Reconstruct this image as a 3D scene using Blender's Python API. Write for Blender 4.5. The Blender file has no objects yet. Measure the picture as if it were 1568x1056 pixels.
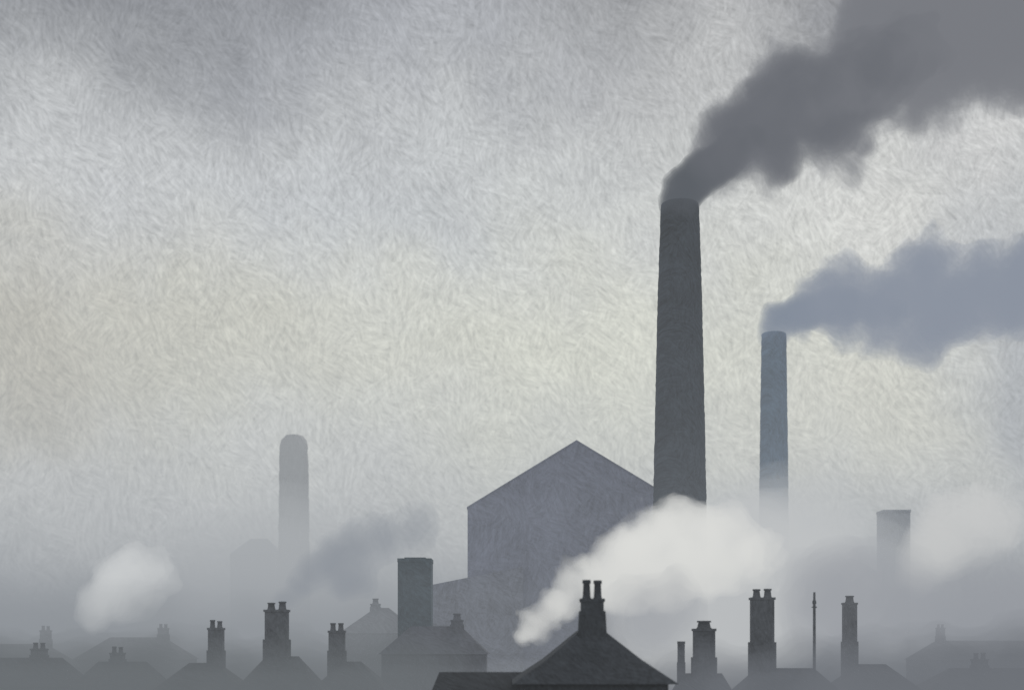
import bpy, math, random
from mathutils import Vector, Matrix
random.seed(7)
S=bpy.context.scene
F=2178.0; H=985.0; CZ=11.0
def X(px,d): return (px-784)/F*d
def Z(py,d): return CZ+(H-py)/F*d
def lin(c):
    return tuple(((v/255)/12.92 if v/255<=0.04045 else ((v/255+0.055)/1.055)**2.4) for v in c)
def rgba(c): return (*c,1.0)
S.view_settings.view_transform='Standard'; S.view_settings.look='None'

# ---------- node helpers ----------
class NT:
    def __init__(s,t): s.t=t
    def n(s,ty,**kw):
        nd=s.t.nodes.new(ty)
        for k,v in kw.items(): setattr(nd,k,v)
        return nd
    def put(s,sock,v):
        if isinstance(v,bpy.types.NodeSocket): s.t.links.new(v,sock)
        else: sock.default_value=v
    def m(s,op,a,b=0.0,c=0.0,clamp=False):
        nd=s.n('ShaderNodeMath',operation=op,use_clamp=clamp)
        s.put(nd.inputs[0],a); s.put(nd.inputs[1],b); s.put(nd.inputs[2],c); return nd.outputs[0]
    def vm(s,op,a,b=(0,0,0)):
        nd=s.n('ShaderNodeVectorMath',operation=op)
        s.put(nd.inputs[0],a)
        if op=='SCALE': s.put(nd.inputs['Scale'],b)
        else: s.put(nd.inputs[1],b)
        return nd.outputs['Value'] if op in('DISTANCE','LENGTH') else nd.outputs[0]
    def comb(s,x,y,z=0.0):
        nd=s.n('ShaderNodeCombineXYZ'); s.put(nd.inputs[0],x);s.put(nd.inputs[1],y);s.put(nd.inputs[2],z); return nd.outputs[0]
    def noise(s,vec,scale,detail=2.0,rough=0.5):
        nd=s.n('ShaderNodeTexNoise'); s.put(nd.inputs['Vector'],vec); nd.inputs['Scale'].default_value=scale
        nd.inputs['Detail'].default_value=detail; nd.inputs['Roughness'].default_value=rough; return nd
    def mix(s,f,a,b,bt='MIX'):
        nd=s.n('ShaderNodeMix',data_type='RGBA',blend_type=bt)
        s.put(nd.inputs[0],f); s.put(nd.inputs[6],a); s.put(nd.inputs[7],b); return nd.outputs[2]
    def strokes(s,v):
        """short irregular streaks; 1 unit ~ one streak length"""
        out=None
        wob=s.noise(v,0.9,0.0)
        v2=s.vm('ADD',v,s.vm('SCALE',wob.outputs['Color'],1.1))
        for sc,off,sp_ in ((0.5,0.0,1.7),(0.75,5.3,2.4)):
            vo=s.n('ShaderNodeTexVoronoi',voronoi_dimensions='2D'); s.put(vo.inputs['Vector'],s.vm('ADD',v2,(off,off,0))); vo.inputs['Scale'].default_value=sc
            sp=s.n('ShaderNodeSeparateColor'); s.put(sp.inputs[0],vo.outputs['Color'])
            ang=s.m('ADD',s.m('MULTIPLY',sp.outputs[0],sp_),0.1)
            r=s.n('ShaderNodeVectorRotate',rotation_type='Z_AXIS'); s.put(r.inputs['Vector'],v); s.put(r.inputs['Angle'],ang)
            nz=s.noise(s.vm('MULTIPLY',r.outputs[0],(0.9,3.6,1.0)),1.0,3.0,0.78); nz.noise_dimensions='2D'
            f=nz.outputs['Fac']
            out=f if out is None else s.m('MULTIPLY',s.m('ADD',out,f),0.5)
        return out

# ---------- world : overcast, smoky sky ----------
SUN_EL,SUN_AZ=math.radians(38),math.radians(15)
w=bpy.data.worlds.new("World"); S.world=w; w.use_nodes=True
t=w.node_tree; t.nodes.clear(); N=NT(t)
tc=N.n('ShaderNodeTexCoord'); sep=N.n('ShaderNodeSeparateXYZ'); N.put(sep.inputs[0],tc.outputs['Generated'])
az=N.m('ARCTAN2',sep.outputs[0],sep.outputs[1])
hyp=N.m('SQRT',N.m('ADD',N.m('MULTIPLY',sep.outputs[0],sep.outputs[0]),N.m('MULTIPLY',sep.outputs[1],sep.outputs[1])))
el=N.m('ARCTAN2',sep.outputs[2],hyp)
vec=N.comb(az,el,0.0)
wn=N.noise(vec,6.0,3.0,0.6)
wv=N.vm('ADD',vec,N.vm('SCALE',N.vm('SUBTRACT',wn.outputs['Color'],(0.5,0.5,0.5)),0.20))
ws=N.n('ShaderNodeSeparateXYZ'); N.put(ws.inputs[0],wv)
WA,WE=ws.outputs[0],ws.outputs[1]
def blob(col,px,py,rx,ry,c,s=1.0):
    u=math.atan((px-784)/F); v=math.atan((H-py)/F); a=rx/F; b=ry/F
    dx=N.m('DIVIDE',N.m('SUBTRACT',WA,u),a); dy=N.m('DIVIDE',N.m('SUBTRACT',WE,v),b)
    g=N.m('EXPONENT',N.m('MULTIPLY',N.m('ADD',N.m('MULTIPLY',dx,dx),N.m('MULTIPLY',dy,dy)),-1.0))
    return N.mix(N.m('MULTIPLY',g,s),col,rgba(lin(c)))
col=rgba(lin((200,202,203)))
mr=N.n('ShaderNodeMapRange',interpolation_type='SMOOTHSTEP'); N.put(mr.inputs[0],WE)
mr.inputs[1].default_value=0.28; mr.inputs[2].default_value=0.46
col=N.mix(mr.outputs[0],col,rgba(lin((121,123,128))))
for b in [(60,0,420,120,(120,122,128),.8),(640,90,260,110,(172,175,182),.6),(1500,10,330,140,(118,120,126),.9),(1080,70,190,120,(189,190,190),.8),
          (640,330,330,80,(182,187,196),.7),(900,560,520,220,(217,218,203),.95),(300,560,330,110,(203,202,187),.8),
          (30,600,170,210,(182,178,164),.85),(1330,640,180,150,(218,217,202),.8),(1350,330,260,130,(215,215,210),.85),
          (1568,620,90,330,(158,162,168),.8),(60,260,240,120,(198,200,201),.6),(250,790,400,80,(199,200,199),.8),(1530,190,90,50,(214,214,212),.8)]:
    col=blob(col,*b)
m2=N.n('ShaderNodeMapRange',interpolation_type='SMOOTHSTEP'); N.put(m2.inputs[0],WE)
m2.inputs[1].default_value=0.10; m2.inputs[2].default_value=-0.02
col=N.mix(m2.outputs[0],col,rgba(lin((134,138,144))))
st=N.strokes(N.vm('SCALE',vec,96.0))
cl=N.noise(vec,15.0,4.0,0.7).outputs['Fac']
fac=N.m('ADD',1.0,N.m('ADD',N.m('MULTIPLY',N.m('SUBTRACT',st,0.5),1.45),N.m('MULTIPLY',N.m('SUBTRACT',cl,0.5),0.4)))
col=N.vm('SCALE',col,fac)
sky=N.n('ShaderNodeTexSky',sky_type='NISHITA'); sky.sun_disc=False; sky.sun_elevation=SUN_EL; sky.sun_rotation=SUN_AZ
clouds=N.vm('SCALE',col,10.0)
final=N.mix(0.97,sky.outputs[0],clouds)
bg=N.n('ShaderNodeBackground'); N.put(bg.inputs[0],final); bg.inputs[1].default_value=0.1
o=N.n('ShaderNodeOutputWorld'); t.links.new(bg.outputs[0],o.inputs[0])
w.cycles.sampling_method='MANUAL'; w.cycles.sample_map_resolution=256

sl=bpy.data.lights.new("sun","SUN"); sl.energy=0.6; sl.angle=math.radians(20); sl.color=(1,0.96,0.9)
so=bpy.data.objects.new("sun",sl); S.collection.objects.link(so)
dirv=Vector((math.sin(SUN_AZ)*math.cos(SUN_EL),math.cos(SUN_AZ)*math.cos(SUN_EL),math.sin(SUN_EL)))
so.rotation_euler=dirv.to_track_quat('Z','Y').to_euler()

# ---------- materials ----------
mats={}
def paint(name,c,unit=3.0,var=0.9,bump=0.3):
    if name in mats: return mats[name]
    m=bpy.data.materials.new(name); m.use_nodes=True; t=m.node_tree; N=NT(t)
    b=t.nodes['Principled BSDF']; b.inputs['Roughness'].default_value=0.85; b.inputs['Specular IOR Level'].default_value=0.15
    g=N.n('ShaderNodeNewGeometry'); sp=N.n('ShaderNodeSeparateXYZ'); N.put(sp.inputs[0],g.outputs['Position'])
    v=N.comb(N.m('ADD',sp.outputs[0],N.m('MULTIPLY',sp.outputs[1],0.6)),N.m('ADD',sp.outputs[2],N.m('MULTIPLY',sp.outputs[1],0.3)),0.0)
    stv=N.strokes(N.vm('SCALE',v,1.0/unit))
    big=N.noise(v,0.35/unit,4.0,0.6).outputs['Fac']
    f=N.m('ADD',1.0,N.m('ADD',N.m('MULTIPLY',N.m('SUBTRACT',stv,0.5),var*2.8),N.m('MULTIPLY',N.m('SUBTRACT',big,0.5),var*1.2)))
    N.put(b.inputs['Base Color'],N.vm('SCALE',rgba(c)[:3],f))
    mats[name]=m; return m

# ---------- meshes ----------
def mesh(name,verts,faces,mat,parent=None,smooth=False):
    me=bpy.data.meshes.new(name); me.from_pydata(verts,[],faces); me.update()
    if smooth:
        for p in me.polygons: p.use_smooth=True
    ob=bpy.data.objects.new(name,me); S.collection.objects.link(ob)
    if mat: me.materials.append(mat)
    if parent: ob.parent=parent
    return ob
def empty(name,loc=(0,0,0)):
    e=bpy.data.objects.new(name,None); e.empty_display_size=1; S.collection.objects.link(e); return e
def box(name,x0,x1,y0,y1,z0,z1,mat,parent=None):
    v=[(x0,y0,z0),(x1,y0,z0),(x1,y1,z0),(x0,y1,z0),(x0,y0,z1),(x1,y0,z1),(x1,y1,z1),(x0,y1,z1)]
    f=[(0,3,2,1),(4,5,6,7),(0,1,5,4),(1,2,6,5),(2,3,7,6),(3,0,4,7)]
    return mesh(name,v,f,mat,parent)
def lathe(name,x,y,prof,mat,parent=None,seg=40,cap=True,rough=0.0,ring=0):
    if ring:
        pr=[]
        for a,b in zip(prof[:-1],prof[1:]):
            n=max(1,int((b[1]-a[1])/ring))
            for i in range(n): pr.append((a[0]+(b[0]-a[0])*i/n,a[1]+(b[1]-a[1])*i/n))
        prof=pr+[prof[-1]]
    v=[];f=[]
    for (r,z) in prof:
        for i in range(seg):
            a=2*math.pi*i/seg; rr=r+random.uniform(-rough,rough); v.append((x+rr*math.cos(a),y+rr*math.sin(a),z))
    for k in range(len(prof)-1):
        for i in range(seg):
            j=(i+1)%seg; f.append((k*seg+i,k*seg+j,(k+1)*seg+j,(k+1)*seg+i))
    if cap: f.append(tuple((len(prof)-1)*seg+i for i in range(seg)))
    return mesh(name,v,f,mat,parent,True)
def roof_x(name,x0,x1,y0,y1,ze,zr,mat,parent,over=0.3,hip=0.0):
    ym=(y0+y1)/2; x0-=over;x1+=over;y0-=over;y1+=over
    v=[(x0,y0,ze),(x1,y0,ze),(x1,y1,ze),(x0,y1,ze),(x0+hip,ym,zr),(x1-hip,ym,zr)]
    return mesh(name,v,[(0,1,5,4),(2,3,4,5),(1,2,5),(3,0,4),(0,3,2,1)],mat,parent)
def windows(parent,x0,x1,y,zlist,step,w,h,mat,matf):
    k=0; n=max(1,int((x1-x0-1)/step)); s=(x1-x0)/n
    for z in zlist:
        for i in range(n):
            xc=x0+s*(i+.5); k+=1
            box(f"window_{k}",xc-w/2,xc+w/2,y-0.06,y+0.2,z,z+h,mat,parent)
            box(f"sill_{k}",xc-w/2-.1,xc+w/2+.1,y-0.14,y+0.1,z-.15,z-.004,matf,parent)
def stack(parent,xc,yc,w,dp,z0,z1,pots,mat,potmat,poth=0.55,tag=""):
    box(f"chimney_stack{tag}",xc-w/2,xc+w/2,yc-dp/2,yc+dp/2,z0,z1,mat,parent)
    box(f"corbel{tag}",xc-w/2-.05*w,xc+w/2+.05*w,yc-dp/2-.05*w,yc+dp/2+.05*w,z1+.003,z1+.18,mat,parent)
    for i in range(pots):
        px=xc+(i-(pots-1)/2)*w/(pots)*1.0; r=w*0.3/pots+0.03
        pm=poth*random.uniform(.85,1.1)
        lathe(f"chimney_pot{tag}_{i+1}",px,yc,[(r*1.2,z1+.17),(r,z1+.3),(r*.85,z1+.18+pm*.8),(r*1.1,z1+.18+pm*.82),(r*1.05,z1+.18+pm)],potmat,parent,12)

M_glass=paint("dusty_glass",(0.05,0.055,0.065),1.0)
M_ground=paint("sooty_ground",(0.10,0.105,0.11),6.0)
mesh("ground",[(-4000,-300,0),(4000,-300,0),(4000,9000,0),(-4000,9000,0)],[(0,1,2,3)],M_ground)

# ---------- main chimney ----------
M_ch=paint("sooty_brick",(0.098,0.118,0.142),1.5,0.9)
d=190; x=X(1041,d)
r=lambda px: px/2/F*d
e=empty("factory_chimney")
prof=[(r(88),0),(r(84),Z(880,d)),(r(80),Z(740,d)),(r(74),Z(600,d)),(r(67),Z(450,d)),(r(60),Z(345,d)),(r(58),Z(320,d)),(r(56),Z(313,d)),(r(50),Z(311,d))]
lathe("shaft",x,d,prof,M_ch,e,56,True,0.05,0.5)
box("plinth",x-4.4,x+4.4,d-4.4,d+4.4,0,9,M_ch,e)
# ---------- factory ----------
M_fac=paint("grey_render",(0.40,0.425,0.53),2.2,0.6)
M_facr=paint("slate_roof",(0.38,0.40,0.49),2.2,0.6)
d=205; e=empty("factory_building")
x0,x1=X(716,d),X(1052,d)
xa=X(883,d); y1=d+46
ze,za=Z(777,d),Z(676,d)
mesh("walls",[(x0,d,0),(x1,d,0),(x1,d,ze),(xa,d,za),(x0,d,ze),(x0,y1,0),(x1,y1,0),(x1,y1,ze),(xa,y1,za),(x0,y1,ze)],
  [(0,1,2,3,4),(5,9,8,7,6),(0,4,9,5),(1,6,7,2)],M_fac,e)
mesh("roof",[(x0-.1,d-.1,ze-.1),(xa,d-.1,za+.02),(x1+.1,d-.1,ze-.1),(x0-.1,y1+.4,ze-.1),(xa,y1+.4,za+.02),(x1+.1,y1+.4,ze-.1),
  (x0-.1,d-.1,ze+.12),(xa,d-.1,za+.25),(x1+.1,d-.1,ze+.12),(x0-.1,y1+.4,ze+.12),(xa,y1+.4,za+.25),(x1+.1,y1+.4,ze+.12)],
  [(6,7,10,9),(7,8,11,10),(0,3,4,1),(1,4,5,2),(0,1,7,6),(1,2,8,7),(3,9,10,4),(4,10,11,5),(0,6,9,3),(2,5,11,8)],M_facr,e)
mesh("lean_to",[(X(655,d),d-2,0),(x0+8,d-2,0),(x0+8,d-2,Z(868,d)),(X(655,d),d-2,Z(897,d)),(X(655,d),d-.2,0),(x0+8,d-.2,0),(x0+8,d-.2,Z(868,d)),(X(655,d),d-.2,Z(897,d))],
  [(0,1,2,3),(4,7,6,5),(3,2,6,7),(0,3,7,4),(1,5,6,2)],paint("lean_to_slate",(0.34,0.36,0.43),2),e)
# ---------- square brick tower ----------
M_tw=paint("teal_brick",(0.13,0.18,0.205),1.3,0.9)
d=150; e=empty("brick_tower"); x0,x1=X(609,d),X(660,d); z1=Z(860,d)
box("shaft",x0,x1,d,d+3.6,0,z1,M_tw,e)
box("parapet",x0-.04,x1+.04,d-.04,d+3.64,z1+.003,z1+.4,M_tw,e)
box("coping",x0+.7,x1-.6,d+.03,d+3.5,z1+.405,z1+.5,M_tw,e)
for i in range(2): box(f"louvre_{i+1}",x0+.5+i*1.5,x0+1.5+i*1.5,d-.03,d+.1,z1-4.2,z1-2.4,M_tw,e)
# ---------- distant blue chimney ----------
d=350; e=empty("factory_chimney"); r=lambda px: px/2/F*d
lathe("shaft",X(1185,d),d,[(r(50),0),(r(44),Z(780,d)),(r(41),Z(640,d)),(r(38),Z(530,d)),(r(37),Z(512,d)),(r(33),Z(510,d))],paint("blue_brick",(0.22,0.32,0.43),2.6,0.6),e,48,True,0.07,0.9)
box("plinth",X(1185,d)-6,X(1185,d)+6,d-6,d+6,0,12,mats["blue_brick"],e)
# ghost chimney
Mg=paint("haze_tint_stone",(0.82,0.83,0.82),5,0.15)  # distance haze lightened into the base colour of the far chimney
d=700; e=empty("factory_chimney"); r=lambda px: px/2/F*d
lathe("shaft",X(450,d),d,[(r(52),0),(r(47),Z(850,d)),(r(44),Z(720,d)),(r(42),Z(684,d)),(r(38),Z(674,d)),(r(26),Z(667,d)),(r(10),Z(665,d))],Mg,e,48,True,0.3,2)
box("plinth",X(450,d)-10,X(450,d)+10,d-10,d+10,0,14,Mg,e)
Mg2=paint("haze_tint_brick",(0.80,0.82,0.82),5,0.2)  # far mill: base colour raised to carry the haze
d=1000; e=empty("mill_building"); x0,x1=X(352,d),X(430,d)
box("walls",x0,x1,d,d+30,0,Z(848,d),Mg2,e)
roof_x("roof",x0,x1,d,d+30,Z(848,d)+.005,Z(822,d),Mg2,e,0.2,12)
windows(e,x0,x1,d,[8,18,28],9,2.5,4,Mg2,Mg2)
# right ghost tower
d=430; e=empty("mill_tower"); x0,x1=X(1353,d),X(1394,d)
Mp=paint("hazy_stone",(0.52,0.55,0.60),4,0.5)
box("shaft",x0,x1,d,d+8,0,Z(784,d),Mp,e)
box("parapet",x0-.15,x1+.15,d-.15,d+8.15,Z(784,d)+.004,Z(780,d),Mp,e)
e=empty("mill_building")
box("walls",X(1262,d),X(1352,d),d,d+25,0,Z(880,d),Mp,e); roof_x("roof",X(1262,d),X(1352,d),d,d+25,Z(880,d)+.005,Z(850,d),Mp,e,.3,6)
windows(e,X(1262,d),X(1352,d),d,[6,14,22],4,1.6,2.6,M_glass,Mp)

# ---------- terraces ----------
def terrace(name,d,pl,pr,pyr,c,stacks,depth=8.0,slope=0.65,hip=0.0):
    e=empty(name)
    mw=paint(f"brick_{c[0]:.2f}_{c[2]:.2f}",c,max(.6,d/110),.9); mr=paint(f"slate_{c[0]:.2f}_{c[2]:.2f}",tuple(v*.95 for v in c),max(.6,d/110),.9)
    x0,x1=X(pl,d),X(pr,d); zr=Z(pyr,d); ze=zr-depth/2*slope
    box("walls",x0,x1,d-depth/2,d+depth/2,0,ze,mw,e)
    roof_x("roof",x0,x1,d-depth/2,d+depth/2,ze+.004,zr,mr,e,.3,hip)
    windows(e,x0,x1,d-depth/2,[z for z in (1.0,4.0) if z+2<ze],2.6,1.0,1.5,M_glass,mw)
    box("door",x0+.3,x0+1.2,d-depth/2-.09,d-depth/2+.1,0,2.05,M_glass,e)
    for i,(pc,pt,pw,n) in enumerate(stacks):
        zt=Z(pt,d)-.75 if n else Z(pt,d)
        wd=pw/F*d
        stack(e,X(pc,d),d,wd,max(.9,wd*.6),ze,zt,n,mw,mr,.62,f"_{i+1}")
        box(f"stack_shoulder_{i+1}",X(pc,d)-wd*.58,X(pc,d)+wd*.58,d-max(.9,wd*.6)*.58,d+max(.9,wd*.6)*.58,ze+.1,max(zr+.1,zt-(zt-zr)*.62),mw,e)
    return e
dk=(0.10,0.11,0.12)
terrace("terrace_house",86,655,1010,1028,dk,[],9,hip=1)
e2=empty("gabled_house"); d=78
Mh=paint("fore_slate",(0.092,0.103,0.116),.7,.9)
x0,x1=X(790,d),X(1022,d); zr=Z(964,d); ze=Z(1044,d)
box("walls",x0+.3,x1-.3,d-3.2,d+8.7,0,ze,Mh,e2)
xl,xr=X(836,d),X(978,d); zm=Z(1009,d)
v=[(x0-.2,d-3.7,ze+.004),(x1+.2,d-3.7,ze+.004),(x1+.2,d+9,ze+.004),(x0-.2,d+9,ze+.004),
   (xl,d-2.0,zm),(xr,d-2.0,zm),(xr,d+7.4,zm),(xl,d+7.4,zm),
   (X(889,d),d,zr),(X(924,d),d,zr),(X(924,d),d+5,zr),(X(889,d),d+5,zr)]
mesh("roof",v,[(0,1,5,4),(1,2,6,5),(2,3,7,6),(3,0,4,7),(4,5,9,8),(5,6,10,9),(6,7,11,10),(7,4,8,11),(8,9,10,11),(0,3,2,1)],Mh,e2)
windows(e2,x0,x1,d-3.2,[1,4],2.6,1,1.5,M_glass,Mh)
box("door",x0+.6,x0+1.5,d-3.29,d-3.1,0,2.05,M_glass,e2)
xc=X(907,d)
mesh("stack_skirt",[(xc-.78,d-.5,zr-.6),(xc+.78,d-.5,zr-.6),(xc+.78,d+.9,zr-.6),(xc-.78,d+.9,zr-.6),(xc-.7,d-.4,Z(935,d)),(xc+.7,d-.4,Z(935,d)),(xc+.7,d+.8,Z(935,d)),(xc-.7,d+.8,Z(935,d))],
  [(0,1,5,4),(1,2,6,5),(2,3,7,6),(3,0,4,7),(4,5,6,7)],Mh,e2)
stack(e2,xc,d+.2,1.22,1.0,Z(935,d)+.003,Z(921,d),2,Mh,Mh,.95)
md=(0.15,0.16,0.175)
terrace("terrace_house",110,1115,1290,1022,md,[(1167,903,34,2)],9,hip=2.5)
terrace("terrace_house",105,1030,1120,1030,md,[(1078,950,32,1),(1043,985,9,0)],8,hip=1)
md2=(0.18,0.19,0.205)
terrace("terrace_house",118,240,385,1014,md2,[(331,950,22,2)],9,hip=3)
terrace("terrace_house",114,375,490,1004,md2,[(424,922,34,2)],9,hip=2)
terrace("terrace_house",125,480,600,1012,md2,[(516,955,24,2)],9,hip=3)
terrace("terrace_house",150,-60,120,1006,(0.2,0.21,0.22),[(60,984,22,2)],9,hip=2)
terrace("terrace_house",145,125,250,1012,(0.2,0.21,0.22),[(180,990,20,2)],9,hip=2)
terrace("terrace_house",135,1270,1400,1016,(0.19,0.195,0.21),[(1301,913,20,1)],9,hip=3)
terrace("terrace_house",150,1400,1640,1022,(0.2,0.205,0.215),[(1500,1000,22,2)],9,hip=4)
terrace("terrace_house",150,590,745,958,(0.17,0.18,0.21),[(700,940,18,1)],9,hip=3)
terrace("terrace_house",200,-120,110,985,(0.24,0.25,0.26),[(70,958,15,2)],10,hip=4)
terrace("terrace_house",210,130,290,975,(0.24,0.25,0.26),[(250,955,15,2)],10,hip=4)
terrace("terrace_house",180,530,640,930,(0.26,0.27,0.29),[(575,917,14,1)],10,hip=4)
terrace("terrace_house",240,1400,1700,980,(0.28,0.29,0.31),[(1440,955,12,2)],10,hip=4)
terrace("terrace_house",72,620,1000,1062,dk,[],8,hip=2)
d=104; e=empty("lamp_post"); x=X(1247,d)
Mpole=paint("weathered_iron",(0.2,0.21,0.225),1)
lathe("post",x,d,[(.16,0),(.13,4),(.10,Z(925,d)),(.15,Z(923,d)),(.15,Z(920,d)),(.09,Z(918,d)),(.08,Z(906,d))],Mpole,e,12)
box("crossarm",x-.18,x+.18,d-.05,d+.05,Z(930,d),Z(928,d),Mpole,e)

# ---------- smoke / steam : nested shells of thin uniform vapour with a constant self-glow ----------
def glow_vap(name,c,dens):
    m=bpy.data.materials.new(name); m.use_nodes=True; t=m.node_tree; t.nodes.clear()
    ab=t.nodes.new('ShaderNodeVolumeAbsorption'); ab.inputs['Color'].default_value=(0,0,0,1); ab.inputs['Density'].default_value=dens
    em=t.nodes.new('ShaderNodeEmission'); em.inputs['Color'].default_value=rgba(lin(c)); em.inputs['Strength'].default_value=dens  # constant glow stands in for overcast light scattered inside the vapour
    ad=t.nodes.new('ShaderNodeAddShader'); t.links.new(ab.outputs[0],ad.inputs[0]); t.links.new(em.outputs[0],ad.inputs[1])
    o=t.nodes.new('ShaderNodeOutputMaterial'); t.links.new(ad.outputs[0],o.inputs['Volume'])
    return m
L4=(0.08,0.27,0.5,0.75); L3=(0.1,0.38,0.7); L5=(0.04,0.16,0.32,0.52,0.76); L7=(0.03,0.11,0.21,0.33,0.47,0.62,0.8)
def smoke(name,puffs,c,dens,band,res,k,warp,wscale,fade=None,levels=L4):
    pad=band+warp*.6
    mn=Vector([min(p[i]-p[3] for p in puffs)-pad for i in range(3)]); mx=Vector([max(p[i]+p[3] for p in puffs)+pad for i in range(3)])
    mn.z=max(mn.z,0.2)
    cc=(mn+mx)/2
    root=empty(name); root.location=cc
    mat=glow_vap(name+"_vapour",c,dens/len(levels))
    for li,lv in enumerate(levels):
        tr=bpy.data.node_groups.new(f"{name}_shape",'GeometryNodeTree'); tr.interface.new_socket('Geometry',in_out='OUTPUT',socket_type='NodeSocketGeometry')
        tr.interface.new_socket('Geometry',in_out='INPUT',socket_type='NodeSocketGeometry')
        N=NT(tr); pos=N.n('GeometryNodeInputPosition').outputs[0]
        nz=N.noise(pos,wscale,4.0,.66)
        p=N.vm('ADD',pos,N.vm('SCALE',N.vm('SUBTRACT',nz.outputs['Color'],(.5,.5,.5)),warp*2))
        dd=None
        for q in puffs:
            s=N.m('SUBTRACT',N.vm('DISTANCE',p,tuple(Vector(q[:3])-cc)),q[3])
            dd=s if dd is None else N.m('SMOOTH_MIN',dd,s,k)
        mr=N.n('ShaderNodeMapRange'); N.put(mr.inputs[0],dd)
        mr.inputs[1].default_value=band; mr.inputs[2].default_value=-band
        dens_=mr.outputs[0]
        if fade:
            f=N.n('ShaderNodeMapRange'); sx=N.n('ShaderNodeSeparateXYZ'); N.put(sx.inputs[0],pos); N.put(f.inputs[0],sx.outputs[0])
            f.inputs[1].default_value=fade[0]-cc.x; f.inputs[2].default_value=fade[1]-cc.x; f.inputs[3].default_value=1; f.inputs[4].default_value=fade[2]
            dens_=N.m('MULTIPLY',dens_,f.outputs[0])
        vc=N.n('GeometryNodeVolumeCube'); N.put(vc.inputs['Density'],dens_)
        vc.inputs['Min'].default_value=mn-cc; vc.inputs['Max'].default_value=mx-cc
        sz=mx-mn
        for i,a in enumerate('XYZ'): vc.inputs['Resolution '+a].default_value=max(8,min(130,int(sz[i]/res)))
        v2=N.n('GeometryNodeVolumeToMesh'); tr.links.new(vc.outputs[0],v2.inputs[0]); v2.inputs['Threshold'].default_value=lv
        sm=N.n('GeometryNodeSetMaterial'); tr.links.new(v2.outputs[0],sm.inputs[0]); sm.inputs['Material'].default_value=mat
        go=N.n('NodeGroupOutput'); tr.links.new(sm.outputs[0],go.inputs[0])
        me=bpy.data.meshes.new("vapour"); me.materials.append(mat)
        ob=bpy.data.objects.new(f"vapour_shell_{li+1}",me); S.collection.objects.link(ob); ob.parent=root
        ob.modifiers.new("shape",'NODES').node_group=tr
def pf(lst,d,jit=0.0):
    out=[]
    for (px,py,rp,*dd) in lst:
        D=d+(dd[0] if dd else random.uniform(-jit,jit))
        out.append((X(px,D),D,Z(py,D),rp/F*D))
    return out
neck=[(1041,322,23,0),(1042,306,27,0),(1049,290,29,0),(1064,275,29,0),(1084,259,29,0),(1105,246,28,0),(1125,228,26,0),(1150,215,20,0)]
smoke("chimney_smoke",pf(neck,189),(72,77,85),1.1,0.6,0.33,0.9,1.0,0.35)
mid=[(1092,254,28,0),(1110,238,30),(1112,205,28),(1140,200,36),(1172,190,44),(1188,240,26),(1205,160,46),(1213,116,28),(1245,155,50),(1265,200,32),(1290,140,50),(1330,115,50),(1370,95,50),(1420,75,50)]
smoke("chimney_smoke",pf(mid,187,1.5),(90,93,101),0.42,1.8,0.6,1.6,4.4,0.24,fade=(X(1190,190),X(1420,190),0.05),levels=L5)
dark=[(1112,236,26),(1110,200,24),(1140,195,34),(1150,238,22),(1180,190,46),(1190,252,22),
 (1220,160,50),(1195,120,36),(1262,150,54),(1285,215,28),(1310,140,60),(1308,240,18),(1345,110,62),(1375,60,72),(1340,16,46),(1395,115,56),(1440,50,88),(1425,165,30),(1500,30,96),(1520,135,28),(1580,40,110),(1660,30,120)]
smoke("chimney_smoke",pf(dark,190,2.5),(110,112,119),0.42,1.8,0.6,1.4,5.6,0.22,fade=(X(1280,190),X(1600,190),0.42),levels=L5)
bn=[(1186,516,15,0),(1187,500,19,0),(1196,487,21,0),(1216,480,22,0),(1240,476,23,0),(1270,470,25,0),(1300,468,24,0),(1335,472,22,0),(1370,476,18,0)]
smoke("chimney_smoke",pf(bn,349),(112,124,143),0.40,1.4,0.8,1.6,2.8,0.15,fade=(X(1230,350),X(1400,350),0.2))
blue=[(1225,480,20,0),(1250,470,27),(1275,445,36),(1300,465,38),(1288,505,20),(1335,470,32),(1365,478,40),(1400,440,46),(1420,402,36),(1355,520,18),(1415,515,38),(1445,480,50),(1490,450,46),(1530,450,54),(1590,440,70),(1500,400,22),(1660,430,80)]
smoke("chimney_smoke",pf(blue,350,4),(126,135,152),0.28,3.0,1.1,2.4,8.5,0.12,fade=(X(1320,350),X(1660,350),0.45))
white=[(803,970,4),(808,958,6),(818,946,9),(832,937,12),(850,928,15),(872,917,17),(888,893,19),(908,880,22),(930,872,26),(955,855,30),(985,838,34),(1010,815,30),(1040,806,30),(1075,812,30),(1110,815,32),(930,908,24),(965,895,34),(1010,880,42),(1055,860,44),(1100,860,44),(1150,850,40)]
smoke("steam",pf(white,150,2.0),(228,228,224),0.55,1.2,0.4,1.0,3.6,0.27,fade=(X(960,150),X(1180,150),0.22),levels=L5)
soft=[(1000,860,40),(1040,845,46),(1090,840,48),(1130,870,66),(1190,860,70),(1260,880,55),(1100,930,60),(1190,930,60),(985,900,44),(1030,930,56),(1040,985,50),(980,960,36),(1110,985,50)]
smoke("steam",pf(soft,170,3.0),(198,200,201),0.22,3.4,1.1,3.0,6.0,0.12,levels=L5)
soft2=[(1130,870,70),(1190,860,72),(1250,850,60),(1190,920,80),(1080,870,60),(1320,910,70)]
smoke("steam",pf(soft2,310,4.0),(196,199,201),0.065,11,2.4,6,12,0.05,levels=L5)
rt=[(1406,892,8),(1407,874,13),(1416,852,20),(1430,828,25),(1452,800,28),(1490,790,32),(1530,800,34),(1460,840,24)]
smoke("steam",pf(rt,260,3.0),(216,216,214),0.27,3.0,1.0,3,6.0,0.13,fade=(X(1405,260),X(1590,260),0.25),levels=L5)
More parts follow.
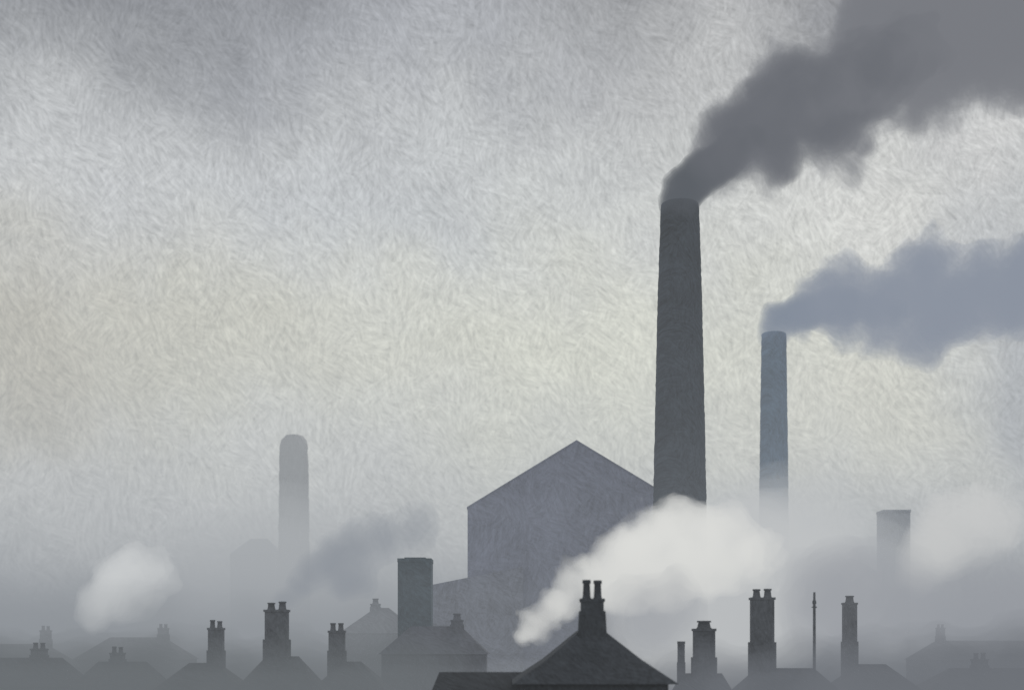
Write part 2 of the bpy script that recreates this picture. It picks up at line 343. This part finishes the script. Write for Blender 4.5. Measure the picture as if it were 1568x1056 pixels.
lf=[(136,944,8),(146,928,12),(158,910,17),(176,893,22),(200,877,24),(225,868,20),(250,885,20),(205,912,18)]
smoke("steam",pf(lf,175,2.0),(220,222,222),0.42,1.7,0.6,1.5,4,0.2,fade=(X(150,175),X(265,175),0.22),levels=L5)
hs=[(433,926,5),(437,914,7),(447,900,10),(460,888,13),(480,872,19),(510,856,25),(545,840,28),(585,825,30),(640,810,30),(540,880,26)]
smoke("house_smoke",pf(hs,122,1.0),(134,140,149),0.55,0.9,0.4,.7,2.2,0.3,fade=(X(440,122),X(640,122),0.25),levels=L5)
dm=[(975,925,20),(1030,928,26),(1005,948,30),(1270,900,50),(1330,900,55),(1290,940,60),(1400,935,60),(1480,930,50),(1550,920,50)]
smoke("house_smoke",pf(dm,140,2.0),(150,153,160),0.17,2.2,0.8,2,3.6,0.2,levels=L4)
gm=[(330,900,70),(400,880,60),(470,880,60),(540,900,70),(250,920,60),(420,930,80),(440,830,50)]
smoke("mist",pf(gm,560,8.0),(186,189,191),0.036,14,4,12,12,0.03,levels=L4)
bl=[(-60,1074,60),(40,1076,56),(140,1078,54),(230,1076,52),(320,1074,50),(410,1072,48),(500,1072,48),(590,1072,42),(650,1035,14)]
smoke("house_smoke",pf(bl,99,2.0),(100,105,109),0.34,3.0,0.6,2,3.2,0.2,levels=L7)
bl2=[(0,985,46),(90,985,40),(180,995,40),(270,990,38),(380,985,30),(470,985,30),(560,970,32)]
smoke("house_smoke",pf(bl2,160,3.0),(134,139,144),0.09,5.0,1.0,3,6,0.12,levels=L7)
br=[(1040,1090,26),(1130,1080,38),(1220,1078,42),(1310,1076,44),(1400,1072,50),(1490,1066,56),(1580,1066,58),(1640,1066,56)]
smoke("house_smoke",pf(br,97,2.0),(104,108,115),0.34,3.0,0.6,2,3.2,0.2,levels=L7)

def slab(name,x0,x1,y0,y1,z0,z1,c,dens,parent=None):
    ob=box(name,x0,x1,y0,y1,z0,z1,None,parent); ob.data.materials.append(glow_vap(name,c,dens)); return ob  # smog and haze also glow by themselves, replacing scattered skylight
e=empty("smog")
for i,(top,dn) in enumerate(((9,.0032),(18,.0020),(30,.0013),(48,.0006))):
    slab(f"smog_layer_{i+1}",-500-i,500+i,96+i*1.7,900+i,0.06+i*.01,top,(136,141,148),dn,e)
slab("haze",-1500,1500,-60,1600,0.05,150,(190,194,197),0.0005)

# ---------- camera ----------
cd=bpy.data.cameras.new("camera"); cam=bpy.data.objects.new("camera",cd); S.collection.objects.link(cam)
cam.location=(0,0,CZ); cam.rotation_euler=(math.radians(90),0,0)
cd.lens=50; cd.sensor_width=36; cd.shift_y=(H-528)/1568; cd.clip_end=20000; cd.clip_start=0.5
cd.dof.use_dof=True; cd.dof.focus_distance=165; cd.dof.aperture_fstop=0.24
S.camera=cam
